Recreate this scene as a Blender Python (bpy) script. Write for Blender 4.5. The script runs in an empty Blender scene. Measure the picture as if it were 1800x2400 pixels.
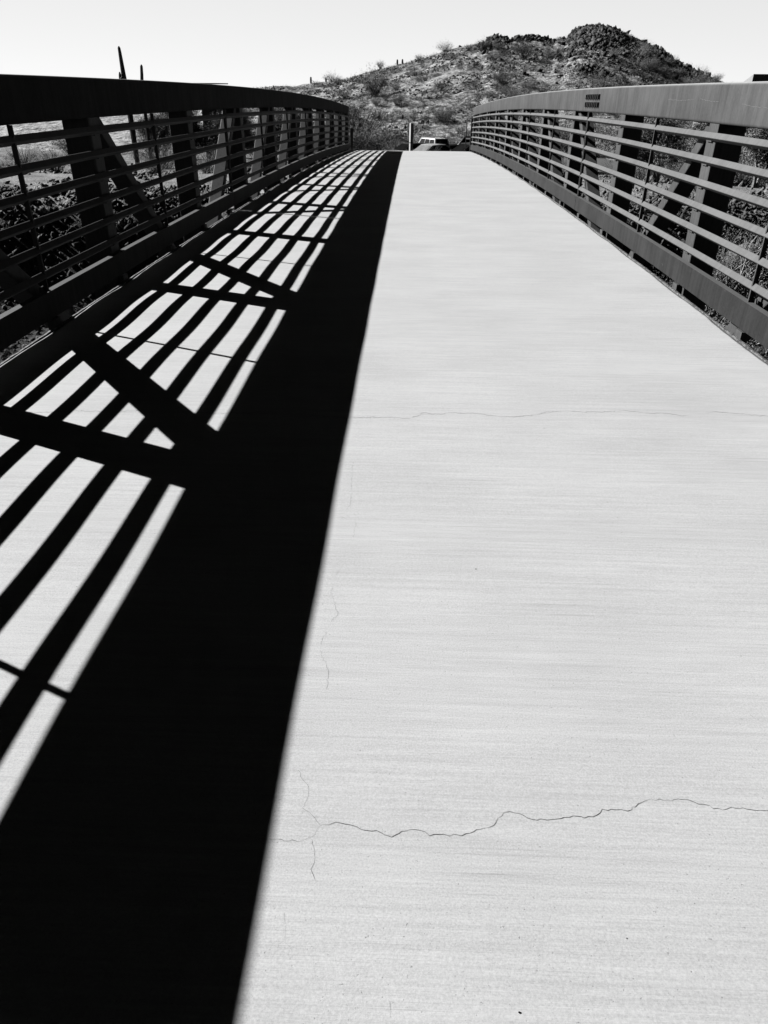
import bpy, bmesh, math, random
import numpy as np
from mathutils import Vector, Matrix, noise

# ------------------------------------------------------------------ camera, world, sun, exposure
sc = bpy.context.scene
COL = sc.collection
cam = bpy.data.cameras.new("camera"); cam_o = bpy.data.objects.new("camera", cam); COL.objects.link(cam_o)
rt = Vector((0.999322, 0.036122, 0.00719)); up = Vector((-0.024548, 0.50769, 0.86119)); fw = Vector((-0.027458, 0.860782, -0.508232))
M4 = Matrix((rt, up, -fw)).transposed().to_4x4(); M4.translation = Vector((0.0957, 0.0, 1.3329))
cam_o.matrix_world = M4
cam.sensor_fit = 'HORIZONTAL'; cam.sensor_width = 36.0; cam.lens = 1688.83 / 1800 * 36
cam.clip_start = 0.05; cam.clip_end = 4000
sc.camera = cam_o
SUN = Vector((-1.488, 0.705, 1.0)).normalized()
SUN_EL = math.asin(SUN.z); SUN_ROT = math.atan2(SUN.x, SUN.y)
w = bpy.data.worlds.new("World"); sc.world = w; w.use_nodes = True
nt = w.node_tree; nt.nodes.clear()
sky = nt.nodes.new('ShaderNodeTexSky'); sky.sky_type = 'NISHITA'; sky.sun_disc = False
sky.sun_elevation = SUN_EL; sky.sun_rotation = SUN_ROT
sky.air_density = 0.6; sky.dust_density = 0.0; sky.ozone_density = 3.0
sep = nt.nodes.new('ShaderNodeSeparateColor'); nt.links.new(sky.outputs[0], sep.inputs[0])
# black-and-white film behind a red filter: blue zenith goes dark, the hazy horizon stays bright
def wmath(op, a_, b_):
    n = nt.nodes.new('ShaderNodeMath'); n.operation = op
    if isinstance(a_, float): n.inputs[0].default_value = a_
    else: nt.links.new(a_, n.inputs[0])
    n.inputs[1].default_value = b_; return n.outputs[0]
film = wmath('MINIMUM', wmath('POWER', wmath('MULTIPLY', sep.outputs[0], 1 / 2.45), 8.0), 1.0)   # film contrast and saturation
bg = nt.nodes.new('ShaderNodeBackground'); glow = wmath('POWER', sep.outputs[0], 0.15)
mm = nt.nodes.new('ShaderNodeMath'); mm.operation = 'MULTIPLY'; nt.links.new(film, mm.inputs[0]); nt.links.new(glow, mm.inputs[1])
nt.links.new(wmath('MULTIPLY', mm.outputs[0], 2.65), bg.inputs[0]); bg.inputs[1].default_value = 0.10
ow = nt.nodes.new('ShaderNodeOutputWorld'); nt.links.new(bg.outputs[0], ow.inputs[0])
sl = bpy.data.lights.new("sun", 'SUN'); sl.energy = 5.0; sl.angle = math.radians(0.35); sl.color = (1, 1, 1)
so = bpy.data.objects.new("sun", sl); COL.objects.link(so)
so.rotation_euler = SUN.to_track_quat('Z', 'Y').to_euler(); so.location = (-30, 15, 20)
sc.view_settings.view_transform = 'Standard'; sc.view_settings.look = 'None'
sc.view_settings.exposure = 1.42; sc.view_settings.gamma = 1.0
sc.cycles.max_bounces = 4; sc.cycles.diffuse_bounces = 0; sc.cycles.glossy_bounces = 1
sc.cycles.use_denoising = True; sc.cycles.denoiser = 'OPENIMAGEDENOISE'; sc.cycles.denoising_input_passes = 'RGB_ALBEDO_NORMAL'; sc.cycles.denoising_prefilter = 'ACCURATE'
w.cycles.sampling_method = 'MANUAL'; w.cycles.sample_map_resolution = 2048

R_ = random.Random(7)
rng = np.random.default_rng(11)

# ------------------------------------------------------------------ materials
def node(nt, t, **k):
    n = nt.nodes.new(t)
    for a, v in k.items(): setattr(n, a, v)
    return n
def gmat(name, lo, hi, scale=5.0, rough=0.8, bump=0.0, bscale=60.0, detail=6.0, stretch=(1, 1, 1), spec=0.3, metal=0.0, coord='Object', vary=0.0, contrast=(0.35, 0.65), bdist=0.02):
    m = bpy.data.materials.new(name); m.use_nodes = True; t = m.node_tree
    b = t.nodes['Principled BSDF']
    tc = node(t, 'ShaderNodeTexCoord'); mp = node(t, 'ShaderNodeMapping'); mp.inputs['Scale'].default_value = stretch
    t.links.new(tc.outputs[coord], mp.inputs[0])
    n = node(t, 'ShaderNodeTexNoise'); n.inputs['Scale'].default_value = scale; n.inputs['Detail'].default_value = detail; n.inputs['Roughness'].default_value = 0.65
    t.links.new(mp.outputs[0], n.inputs[0])
    r = node(t, 'ShaderNodeMapRange'); r.inputs[1].default_value, r.inputs[2].default_value = contrast
    r.inputs[3].default_value = lo; r.inputs[4].default_value = hi
    t.links.new(n.outputs[0], r.inputs[0]); out = r.outputs[0]
    if vary:
        oi = node(t, 'ShaderNodeObjectInfo'); vr = node(t, 'ShaderNodeMapRange'); vr.inputs[3].default_value = 1 - vary; vr.inputs[4].default_value = 1 + vary
        t.links.new(oi.outputs['Random'], vr.inputs[0])
        mu = node(t, 'ShaderNodeMath', operation='MULTIPLY'); t.links.new(out, mu.inputs[0]); t.links.new(vr.outputs[0], mu.inputs[1]); out = mu.outputs[0]
    t.links.new(out, b.inputs['Base Color'])
    b.inputs['Roughness'].default_value = rough; b.inputs['Specular IOR Level'].default_value = spec; b.inputs['Metallic'].default_value = metal
    if bump:
        bn = node(t, 'ShaderNodeTexNoise'); bn.inputs['Scale'].default_value = bscale; bn.inputs['Detail'].default_value = 5
        t.links.new(mp.outputs[0], bn.inputs[0])
        bp = node(t, 'ShaderNodeBump'); bp.inputs['Strength'].default_value = bump; bp.inputs['Distance'].default_value = bdist
        t.links.new(bn.outputs[0], bp.inputs['Height']); t.links.new(bp.outputs[0], b.inputs['Normal'])
    return m

def steel_mat(name, base, amp, rough=0.62, streak=(6, 6, 0.7), scratch=0.0, spec=0.10, top_sheen=0.0):
    """weathering steel: vertical rain streaks, blotches, a few bright scuffs"""
    m = bpy.data.materials.new(name); m.use_nodes = True; t = m.node_tree; b = t.nodes['Principled BSDF']
    tc = node(t, 'ShaderNodeTexCoord')
    def nz(scale, st, det=6, rgh=0.6):
        mp = node(t, 'ShaderNodeMapping'); mp.inputs['Scale'].default_value = st; t.links.new(tc.outputs['Object'], mp.inputs[0])
        n = node(t, 'ShaderNodeTexNoise'); n.inputs['Scale'].default_value = scale; n.inputs['Detail'].default_value = det; n.inputs['Roughness'].default_value = rgh
        t.links.new(mp.outputs[0], n.inputs[0]); return n.outputs[0]
    a = nz(3.0, streak); c = nz(2.2, (1, 1, 1)); d = nz(90, (1, 1, .5), 3)
    s1 = node(t, 'ShaderNodeMath', operation='ADD'); t.links.new(a, s1.inputs[0]); t.links.new(c, s1.inputs[1])
    s2 = node(t, 'ShaderNodeMath', operation='MULTIPLY_ADD'); t.links.new(d, s2.inputs[0]); s2.inputs[1].default_value = 0.5; t.links.new(s1.outputs[0], s2.inputs[2])
    r = node(t, 'ShaderNodeMapRange'); r.inputs[1].default_value = 0.9; r.inputs[2].default_value = 1.6; r.inputs[3].default_value = base * (1 - amp); r.inputs[4].default_value = base * (1 + amp)
    t.links.new(s2.outputs[0], r.inputs[0]); out = r.outputs[0]
    if scratch:
        e = nz(7.0, (1, 1.2, 2.2), 8, 0.75); rr = node(t, 'ShaderNodeMapRange'); rr.inputs[1].default_value = 0.64; rr.inputs[2].default_value = 0.72; rr.inputs[4].default_value = scratch
        t.links.new(e, rr.inputs[0]); ad = node(t, 'ShaderNodeMath', operation='ADD'); t.links.new(out, ad.inputs[0]); t.links.new(rr.outputs[0], ad.inputs[1]); out = ad.outputs[0]
    if top_sheen:                                     # sunlit sheen of upward faces, added to the base colour
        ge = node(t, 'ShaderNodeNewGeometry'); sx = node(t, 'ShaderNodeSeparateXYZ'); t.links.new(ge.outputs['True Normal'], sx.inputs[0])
        dr = node(t, 'ShaderNodeMapRange'); dr.inputs[1].default_value = 0.45; dr.inputs[2].default_value = 0.9; dr.inputs[4].default_value = top_sheen; t.links.new(sx.outputs[2], dr.inputs[0])
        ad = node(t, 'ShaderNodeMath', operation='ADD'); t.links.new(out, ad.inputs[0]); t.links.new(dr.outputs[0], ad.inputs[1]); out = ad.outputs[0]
    t.links.new(out, b.inputs['Base Color']); b.inputs['Roughness'].default_value = rough; b.inputs['Specular IOR Level'].default_value = spec
    bp = node(t, 'ShaderNodeBump'); bp.inputs['Strength'].default_value = 0.25; bp.inputs['Distance'].default_value = 0.002
    t.links.new(d, bp.inputs['Height']); t.links.new(bp.outputs[0], b.inputs['Normal'])
    return m

def bed_shade(m):
    """paints the shade of wash and bank into the soil colour, the flats stay pale sand"""
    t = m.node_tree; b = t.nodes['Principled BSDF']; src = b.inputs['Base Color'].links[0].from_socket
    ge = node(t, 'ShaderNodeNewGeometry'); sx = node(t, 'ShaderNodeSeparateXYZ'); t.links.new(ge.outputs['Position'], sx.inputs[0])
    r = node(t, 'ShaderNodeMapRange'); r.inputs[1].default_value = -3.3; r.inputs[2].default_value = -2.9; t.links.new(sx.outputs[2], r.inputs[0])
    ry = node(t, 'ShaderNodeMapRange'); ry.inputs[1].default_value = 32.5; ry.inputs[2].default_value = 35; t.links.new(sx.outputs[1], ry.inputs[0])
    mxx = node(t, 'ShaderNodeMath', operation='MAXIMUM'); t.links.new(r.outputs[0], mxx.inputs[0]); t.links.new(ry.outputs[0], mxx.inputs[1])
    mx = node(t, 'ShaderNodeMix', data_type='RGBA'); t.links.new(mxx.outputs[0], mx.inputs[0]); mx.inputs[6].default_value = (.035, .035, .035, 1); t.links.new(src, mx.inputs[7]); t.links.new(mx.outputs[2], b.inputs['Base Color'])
def concrete_mat():
    """broom-finished deck concrete: fine grooves running across the deck, pores, faint stains"""
    m = bpy.data.materials.new("deck_concrete"); m.use_nodes = True; t = m.node_tree; b = t.nodes['Principled BSDF']
    tc = node(t, 'ShaderNodeTexCoord')
    def nz(scale, st, det=4, rgh=0.6):
        mp = node(t, 'ShaderNodeMapping'); mp.inputs['Scale'].default_value = st; t.links.new(tc.outputs['Object'], mp.inputs[0])
        n = node(t, 'ShaderNodeTexNoise'); n.inputs['Scale'].default_value = scale; n.inputs['Detail'].default_value = det; n.inputs['Roughness'].default_value = rgh
        t.links.new(mp.outputs[0], n.inputs[0]); return n.outputs[0]
    def mr(i, a, b_, c, d):
        r = node(t, 'ShaderNodeMapRange'); r.inputs[1].default_value = a; r.inputs[2].default_value = b_; r.inputs[3].default_value = c; r.inputs[4].default_value = d
        t.links.new(i, r.inputs[0]); return r.outputs[0]
    def mth(op, a, b_):
        n = node(t, 'ShaderNodeMath', operation=op)
        for i, v in enumerate((a, b_)):
            if isinstance(v, (int, float)): n.inputs[i].default_value = v
            else: t.links.new(v, n.inputs[i])
        return n.outputs[0]
    broom = nz(1.0, (3.0, 420, 1), 5, 0.75)          # thin lines along x
    broad = nz(1.0, (1.3, 55, 1), 10, 0.92)           # wider bands of the same finish
    patch = nz(1.6, (1, 1.5, 1), 5, 0.6)           # where the lines are deep or worn
    grain = nz(240, (1, 1, 1), 4, 0.75)
    pores = nz(170, (1, 1, 1), 2, 0.5)
    stain = nz(1.4, (0.8, 1.6, 1), 6, 0.62)
    deep = mr(patch, 0.4, 0.62, 0.25, 1.0)
    line = mr(broom, 0.30, 0.44, 1.0, 0.0)
    line = mth('MULTIPLY', line, mth('MULTIPLY', deep, mr(broad, 0.42, 0.62, 0.15, 1.0)))
    pore = mr(pores, 0.22, 0.31, 1.0, 0.0)
    base = mth('ADD', 0.322, mr(stain, 0.3, 0.7, -0.024, 0.02))
    base = mth('ADD', base, mr(broad, 0.36, 0.64, -0.055, 0.038))
    base = mth('ADD', base, mr(grain, 0.25, 0.75, -0.07, 0.07))
    base = mth('MULTIPLY', base, mth('SUBTRACT', 1.0, mth('MULTIPLY', line, 0.6)))
    scr = mth('MULTIPLY', mr(nz(1.0, (1.1, 120, 1), 6, 0.8), 0.33, 0.43, 1.0, 0.0), mr(nz(1.1, (1, 3.0, 1), 4, 0.6), 0.45, 0.62, 0.1, 1.0))
    base = mth('MULTIPLY', base, mth('SUBTRACT', 1.0, mth('MULTIPLY', scr, 0.34)))
    base = mth('MULTIPLY', base, mth('SUBTRACT', 1.0, mth('MULTIPLY', pore, 0.45)))
    sx = node(t, 'ShaderNodeSeparateXYZ'); t.links.new(tc.outputs['Object'], sx.inputs[0]); ax = mth('ABSOLUTE', sx.outputs[0], 0.0)
    rag = nz(26, (1, 1, 1), 5, 0.7); dirt = mr(mth('ADD', ax, mth('MULTIPLY', rag, 0.05)), 2.118, 2.135, 0.0, 1.0)
    base = mth('MULTIPLY', base, mth('SUBTRACT', 1.0, mth('MULTIPLY', dirt, mr(grain, 0.3, 0.6, 0.85, 0.35))))
    t.links.new(base, b.inputs['Base Color']); b.inputs['Roughness'].default_value = 0.85; b.inputs['Specular IOR Level'].default_value = 0.12
    h = mth('SUBTRACT', mth('ADD', mth('MULTIPLY', broom, 0.6), mth('MULTIPLY', grain, 0.45)), mth('MULTIPLY', pore, 0.5))
    bp = node(t, 'ShaderNodeBump'); bp.inputs['Strength'].default_value = 0.55; bp.inputs['Distance'].default_value = 0.0012
    t.links.new(h, bp.inputs['Height']); t.links.new(bp.outputs[0], b.inputs['Normal'])
    return m

M = {}
M['concrete'] = concrete_mat()
M['edge'] = gmat('spalled_edge', 0.03, 0.15, 40, 0.9, 0.8, 120, bdist=0.01, contrast=(.4, .6))
M['crack'] = gmat('crack_dark', 0.01, 0.16, 90, 0.95)
M['chord'] = steel_mat('rust_steel_chord', 0.054, 0.36, rough=0.85, scratch=0.035, top_sheen=0.17, spec=0.04)
M['rail'] = steel_mat('rust_steel_rail', 0.083, 0.22, streak=(1, 9, 1), rough=0.6)
M['toe'] = steel_mat('rust_steel_toe', 0.018, 0.6, scratch=0.05, rough=0.7, top_sheen=0.05)
M['post'] = steel_mat('rust_steel_post', 0.052, 0.4, streak=(14, 14, 0.5), rough=0.6)
M['soil'] = gmat('desert_soil', 0.09, 0.20, 0.9, 0.95, 1.0, 9.0, 10, spec=0.05, bdist=0.10)
bed_shade(M['soil'])  # bank and wash shade darkened into the soil colour
M['hill'] = gmat('hill_soil', 0.065, 0.30, 0.9, 0.95, 1.0, 1.3, 12, spec=0.05, bdist=0.5, contrast=(.36, .62))
M['rock'] = gmat('rock', 0.06, 0.17, 3.0, 0.9, 0.6, 12, spec=0.1, bdist=0.05)
M['drock'] = gmat('shaded_rock', 0.03, 0.11, 3.0, 0.9, 0.6, 12, spec=0.1, bdist=0.05, contrast=(.4, .65))  # stones of bank and wash, their shade put into a darker colour
M['crag'] = gmat('dark_crag', 0.014, 0.085, 0.8, 0.9, 0.7, 5, spec=0.1, bdist=0.15, contrast=(.4, .62))
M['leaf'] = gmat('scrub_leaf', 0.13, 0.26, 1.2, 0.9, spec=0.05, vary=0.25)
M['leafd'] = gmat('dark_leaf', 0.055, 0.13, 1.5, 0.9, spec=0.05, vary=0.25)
M['grass'] = gmat('dry_grass', 0.05, 0.19, 0.3, 0.95, spec=0.03)
M['bark'] = gmat('bark', 0.06, 0.14, 8, 0.9, stretch=(1, 1, .3))
M['palebark'] = gmat('pale_bark', 0.14, 0.24, 8, 0.85)
M['cactus'] = gmat('cactus_skin', 0.02, 0.045, 10, 0.8, stretch=(1, 1, .1))
M['asphalt'] = gmat('asphalt', 0.035, 0.06, 30, 0.95)
M['path'] = gmat('path_gravel', 0.15, 0.22, 12, 0.95)
M['black'] = gmat('black_steel', 0.008, 0.014, 20, 0.6)
M['scr'] = gmat('scratched_steel', 0.065, 0.11, 30)
M['slot'] = gmat('slot_shadow', 0.001, 0.002, 30, spec=0.0)
M['galv'] = gmat('pale_post', 0.26, 0.36, 6, 0.7, stretch=(1, 1, .2))
M['white'] = gmat('white_paint', 0.27, 0.32, 2, 0.3, spec=0.5)
M['silver'] = gmat('silver_paint', 0.26, 0.30, 2, 0.3, spec=0.5)
M['dark'] = gmat('dark_paint', 0.006, 0.01, 2, 0.3, spec=0.4)
M['grey'] = gmat('grey_paint', 0.02, 0.03, 2, 0.3, spec=0.5)
M['glass'] = gmat('car_glass', 0.006, 0.01, 2, 0.12, spec=0.5)
M['screen'] = gmat('glare_windscreen', 0.12, 0.2, 4, 0.3)  # bright sky glare on the glass, painted as a pale colour
M['lamp'] = gmat('lamp_lens', 0.4, 0.5, 20, 0.2, spec=0.5)
M['tyre'] = gmat('tyre', 0.008, 0.015, 20, 0.9)
M['rim'] = gmat('rim', 0.2, 0.3, 20, 0.4)
M['wall'] = gmat('stucco', 0.05, 0.08, 4, 0.9)
M['roofm'] = gmat('roof_metal', 0.01, 0.015, 4, 0.7)
M['fascia'] = gmat('fascia_paint', 0.16, 0.2, 4, 0.7)
M['paint'] = gmat('line_paint', 0.45, 0.55, 9, 0.9)

# ------------------------------------------------------------------ object helpers
def tag(o, label=None, cat=None, group=None, kind=None):
    if label: o['label'] = label
    if cat: o['category'] = cat
    if group: o['group'] = group
    if kind: o['kind'] = kind
    return o
def empty(name, loc=(0, 0, 0), rz=0.0):
    o = bpy.data.objects.new(name, None); COL.objects.link(o); o.location = loc; o.rotation_euler = (0, 0, rz); o.empty_display_size = 0.3
    return o
def link(name, me, mat=None, parent=None, smooth=False):
    o = bpy.data.objects.new(name, me); COL.objects.link(o)
    if mat is not None and not me.materials: me.materials.append(mat)
    if parent is not None: o.parent = parent
    if smooth: me.polygons.foreach_set('use_smooth', [True] * len(me.polygons))
    return o
def mesh(name, V, F):
    me = bpy.data.meshes.new(name); me.from_pydata([tuple(v) for v in V], [], [tuple(f) for f in F]); me.update(); return me
def np_mesh(name, V, F):
    """V (n,3) float, F (m,k) int, all faces with k corners"""
    me = bpy.data.meshes.new(name); n, m, k = len(V), len(F), F.shape[1]
    me.vertices.add(n); me.vertices.foreach_set('co', np.asarray(V, np.float32).ravel())
    me.loops.add(m * k); me.loops.foreach_set('vertex_index', np.asarray(F, np.int32).ravel())
    me.polygons.add(m); me.polygons.foreach_set('loop_start', np.arange(0, m * k, k, dtype=np.int32))
    me.polygons.foreach_set('loop_total', np.full(m, k, np.int32)); me.update(calc_edges=True); return me
def bevel(o, w_, seg=2):
    b = o.modifiers.new('bevel', 'BEVEL'); b.width = w_; b.segments = seg; b.limit_method = 'ANGLE'; b.angle_limit = math.radians(35)
    return o
BOXF = [(0, 3, 2, 1), (4, 5, 6, 7), (0, 1, 5, 4), (1, 2, 6, 5), (2, 3, 7, 6), (3, 0, 4, 7)]
class MB:
    def __init__(s): s.V = []; s.F = []
    def box(s, x0, x1, y0, y1, z0, z1):
        n = len(s.V); s.V += [(x0, y0, z0), (x1, y0, z0), (x1, y1, z0), (x0, y1, z0), (x0, y0, z1), (x1, y0, z1), (x1, y1, z1), (x0, y1, z1)]
        s.F += [tuple(n + i for i in f) for f in BOXF]; return s
    def hexa(s, pts):
        n = len(s.V); s.V += [tuple(p) for p in pts]; s.F += [tuple(n + i for i in f) for f in BOXF]; return s
    def sweep(s, ring, path, closed=True):
        """ring: list of (x,z) offsets; path: list of (x,y,z) running along y"""
        n = len(s.V); k = len(ring)
        for p in path:
            for r in ring: s.V.append((p[0] + r[0], p[1], p[2] + r[1]))
        for i in range(len(path) - 1):
            for j in range(k):
                a = n + i * k + j; b = n + i * k + (j + 1) % k; s.F.append((a, b, b + k, a + k))
        s.F.append(tuple(n + j for j in range(k - 1, -1, -1))); s.F.append(tuple(n + (len(path) - 1) * k + j for j in range(k)))
        return s
    def tube(s, pts, rads, k=6):
        n = len(s.V); pts = [Vector(p) for p in pts]
        for i, p in enumerate(pts):
            d = (pts[min(i + 1, len(pts) - 1)] - pts[max(i - 1, 0)]).normalized()
            a = d.orthogonal().normalized() if abs(d.z) < .95 else d.cross(Vector((0, 1, 0))).normalized(); b = d.cross(a)
            for j in range(k):
                t = 2 * math.pi * j / k; q = p + (a * math.cos(t) + b * math.sin(t)) * rads[i]; s.V.append(tuple(q))
        for i in range(len(pts) - 1):
            for j in range(k):
                a_ = n + i * k + j; b_ = n + i * k + (j + 1) % k; s.F.append((a_, b_, b_ + k, a_ + k))
        s.F.append(tuple(n + j for j in range(k - 1, -1, -1))); s.F.append(tuple(n + (len(pts) - 1) * k + j for j in range(k)))
        return s
    def prism(s, poly, y0, y1):
        """poly: (x,z) list extruded along y"""
        n = len(s.V); k = len(poly); s.V += [(p[0], y0, p[1]) for p in poly] + [(p[0], y1, p[1]) for p in poly]
        s.F.append(tuple(range(n, n + k))); s.F.append(tuple(range(n + 2 * k - 1, n + k - 1, -1)))
        for j in range(k): a = n + j; b = n + (j + 1) % k; s.F.append((b, a, a + k, b + k))
        return s
    def build(s, name, mat, parent=None, smooth=False):
        me = mesh(name, s.V, s.F); bm = bmesh.new(); bm.from_mesh(me); bmesh.ops.recalc_face_normals(bm, faces=bm.faces); bm.to_mesh(me); bm.free()
        return link(name, me, mat, parent, smooth)

# ------------------------------------------------------------------ the footbridge
K, Y0 = 0.00098589, 3.2645
def prof(y): return -K * (y - Y0) ** 2 + K * Y0 * Y0
NODE = [5.785 + 2.54 * k for k in range(-7, 10)]          # panel points
YA, YB = NODE[0], NODE[-1] + 0.10
YA -= 0.10
def ys(a, b, step=0.3175):
    n = max(1, int(round((b - a) / step))); return [a + (b - a) * i / n for i in range(n + 1)]
def swp(ring, x, h, a, b, step=0.3175): return MB().sweep(ring, [(x, y, prof(y) + h) for y in ys(a, b, step)])
def rring(x0, x1, z0, z1, r, n=3):
    out = []
    for cx_, cz_, t0 in ((x1 - r, z1 - r, 0), (x0 + r, z1 - r, 90), (x0 + r, z0 + r, 180), (x1 - r, z0 + r, 270)):
        for i in range(n + 1):
            t = math.radians(t0 + 90 * i / n); out.append((cx_ + r * math.cos(t), cz_ + r * math.sin(t)))
    return out

bridge = empty('footbridge', (0, 8.325, 0))
tag(bridge, 'arched steel truss footbridge with pale brushed concrete deck and rusty railings', 'footbridge')
_parts = []
def P(o): _parts.append(o); return o

# deck: top surface follows the camber, dips slightly between the floor pans, ragged spalled edges
def deck_obj():
    xs = np.concatenate([[-2.13], np.linspace(-2.10, 2.10, 29), [2.13]]); yy = np.arange(YA, YB + .001, 0.05)
    V = []; nx = len(xs)
    for y in yy:
        for i, x in enumerate(xs):
            e = abs(x) / 2.13
            z = prof(y) + 0.0062 * math.cos(2 * math.pi * (y - 3.84) / 1.27) * (.25 + .75 * e * e) * (0.6 + 0.8 * noise.noise(Vector((0.0, y * .35, 3.1))))
            xx = x
            if i in (0, nx - 1):
                z -= 0.012; xx = x + math.copysign(0.006, x) * noise.noise(Vector((x, y * 9, 0)))
            if i in (1, nx - 2): z -= 0.001; xx = x + 0.010 * noise.noise(Vector((x, y * 7, 5)))
            V.append((xx, y, z))
    F = []
    for j in range(len(yy) - 1):
        for i in range(nx - 1):
            a = j * nx + i; F.append((a, a + 1, a + 1 + nx, a + nx))
    n = len(V)                                   # skirt and underside
    for y in yy: V += [(-2.13, y, prof(y) - .14), (2.13, y, prof(y) - .14)]
    for j in range(len(yy) - 1):
        l = n + 2 * j; F.append((j * nx, (j + 1) * nx, l + 2, l)); F.append(((j + 1) * nx + nx - 1, j * nx + nx - 1, l + 1, l + 3)); F.append((l, l + 2, l + 3, l + 1))
    F.append(tuple(range(nx)) + (n + 1, n)); e = (len(yy) - 1) * nx; F.append(tuple(range(e + nx - 1, e - 1, -1)) + (n + 2 * (len(yy) - 1), n + 2 * (len(yy) - 1) + 1))
    o = link('deck', mesh('deck', V, F), M['concrete'], bridge); return o
deck = P(deck_obj())
for s in (-1, 1):                                # steel edge form crusted with concrete
    V = []; F = []; yy = np.arange(YA, YB, 0.04); r2 = random.Random(3 + s)
    for y in yy:
        zt = prof(y) - 0.004 + 0.004 * noise.noise(Vector((s, y * 12, 0))); xo = 2.150 + .004 * noise.noise(Vector((s, y * 15, 7)))
        for (x, z) in ((2.133, zt), (xo, zt - .003), (xo, zt - .05), (2.133, zt - .05)): V.append((s * x, y, z))
    for j in range(len(yy) - 1):
        for i in range(4): a = 4 * j + i; b = 4 * j + (i + 1) % 4; F.append((a, b, b + 4, a + 4) if s < 0 else (b, a, a + 4, b + 4))
    P(link('edge_form', mesh('edge_form', V, F), M['edge'], bridge))

CR = {
 'A': [[-0.213, 0.926], [-0.156, 0.92], [-0.098, 0.919], [-0.077, 0.93], [-0.058, 0.959], [-0.045, 0.959], [-0.031, 0.966], [0.004, 0.96], [0.023, 0.951], [0.046, 0.948], [0.055, 0.95], [0.072, 0.941], [0.087, 0.936], [0.102, 0.945], [0.124, 0.955], [0.146, 0.954], [0.165, 0.942], [0.187, 0.946], [0.231, 0.945], [0.27, 0.961], [0.301, 0.973], [0.31, 0.99], [0.324, 1.004], [0.355, 1.003], [0.392, 0.988], [0.431, 0.992], [0.462, 0.998], [0.511, 1.001], [0.535, 1.021], [0.588, 1.018], [0.64, 1.048], [0.721, 1.052], [0.792, 1.029], [0.814, 1.037], [0.889, 1.031], [0.952, 1.038], [1.15, 1.05], [1.4, 1.03]],
 'B': [[-1.8, 3.07], [-1.576, 3.081], [-1.462, 3.116], [-1.356, 3.108], [-1.247, 3.114], [-1.157, 3.125], [-0.795, 3.112], [-0.467, 3.13], [-0.205, 3.095], [-0.007, 3.105], [0.101, 3.1], [0.154, 3.135], [0.171, 3.17], [0.241, 3.156], [0.33, 3.184], [0.361, 3.169], [0.416, 3.177], [0.48, 3.153], [0.597, 3.145], [0.698, 3.17], [0.77, 3.213], [0.871, 3.23], [0.924, 3.221], [1.034, 3.227], [1.149, 3.25], [1.251, 3.222], [1.339, 3.226], [1.385, 3.201], [1.49, 3.223], [1.567, 3.258], [1.64, 3.248], [1.8, 3.217], [2.0, 3.23]],
 'C': [[-0.117, 2.628], [-0.109, 2.468], [-0.101, 2.289], [-0.131, 2.205], [-0.073, 2.16], [-0.073, 2.084], [-0.094, 2.011], [-0.094, 1.903], [-0.118, 1.838], [-0.119, 1.754], [-0.089, 1.656], [-0.108, 1.602], [-0.126, 1.503], [-0.092, 1.414], [-0.091, 1.347]],
 'D': [[-0.128, 1.094], [-0.113, 1.068], [-0.098, 1.05], [-0.098, 1.02], [-0.105, 0.997], [-0.084, 0.982], [-0.064, 0.959]],
 'E': [[-0.075, 0.922], [-0.067, 0.898], [-0.065, 0.874], [-0.07, 0.859], [-0.064, 0.848], [-0.049, 0.83], [-0.044, 0.809]],
 'F': [[-0.109, 0.771], [-0.101, 0.726], [-0.083, 0.701]], 'G': [[-0.101, 0.655], [-0.097, 0.644], [-0.097, 0.63], [-0.092, 0.6]],
 'I': [[0.092, 0.629], [0.094, 0.604]]}
from mathutils.bvhtree import BVHTree
_dbm = bmesh.new(); _dbm.from_mesh(deck.data); DT = BVHTree.FromBMesh(_dbm); _dbm.free()
def dz(x, y):
    h = DT.ray_cast(Vector((x, y, 1)), Vector((0, 0, -1))); return h[0].z if h[0] else prof(y)
for key, pts in CR.items():
    wid = {'A': .00065, 'B': .0009, 'C': .0003}.get(key, .0003); r2 = random.Random(ord(key))
    fine = []
    for a, b in zip(pts[:-1], pts[1:]):
        L = math.hypot(b[0] - a[0], b[1] - a[1]); n = max(1, int(L / .008))
        for i in range(n):
            t = i / n; j = .0032 if key != 'B' else .008
            fine.append((a[0] + (b[0] - a[0]) * t + r2.uniform(-j, j) * (i > 0), a[1] + (b[1] - a[1]) * t + r2.uniform(-j, j) * (i > 0)))
    fine.append(tuple(pts[-1])); V = []; F = []; ww = wid
    for i, p in enumerate(fine):
        q = fine[min(i + 1, len(fine) - 1)]; o_ = fine[max(i - 1, 0)]; d = Vector((q[0] - o_[0], q[1] - o_[1])).normalized(); nn = (-d.y, d.x)
        ww = min(wid * 1.9, max(wid * .12, ww * r2.uniform(.45, 2.0))); z = dz(*p) + .0006
        V += [(p[0] + nn[0] * ww / 2, p[1] + nn[1] * ww / 2, z), (p[0] - nn[0] * ww / 2, p[1] - nn[1] * ww / 2, z)]
        if i and not (noise.noise(Vector((i * .11, ord(key), 0))) > (9 if key in 'AB' else .12)): k = 2 * i; F.append((k - 2, k - 1, k + 1, k))
    P(link('crack', mesh('crack', V, F), M['crack'], bridge))

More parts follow.
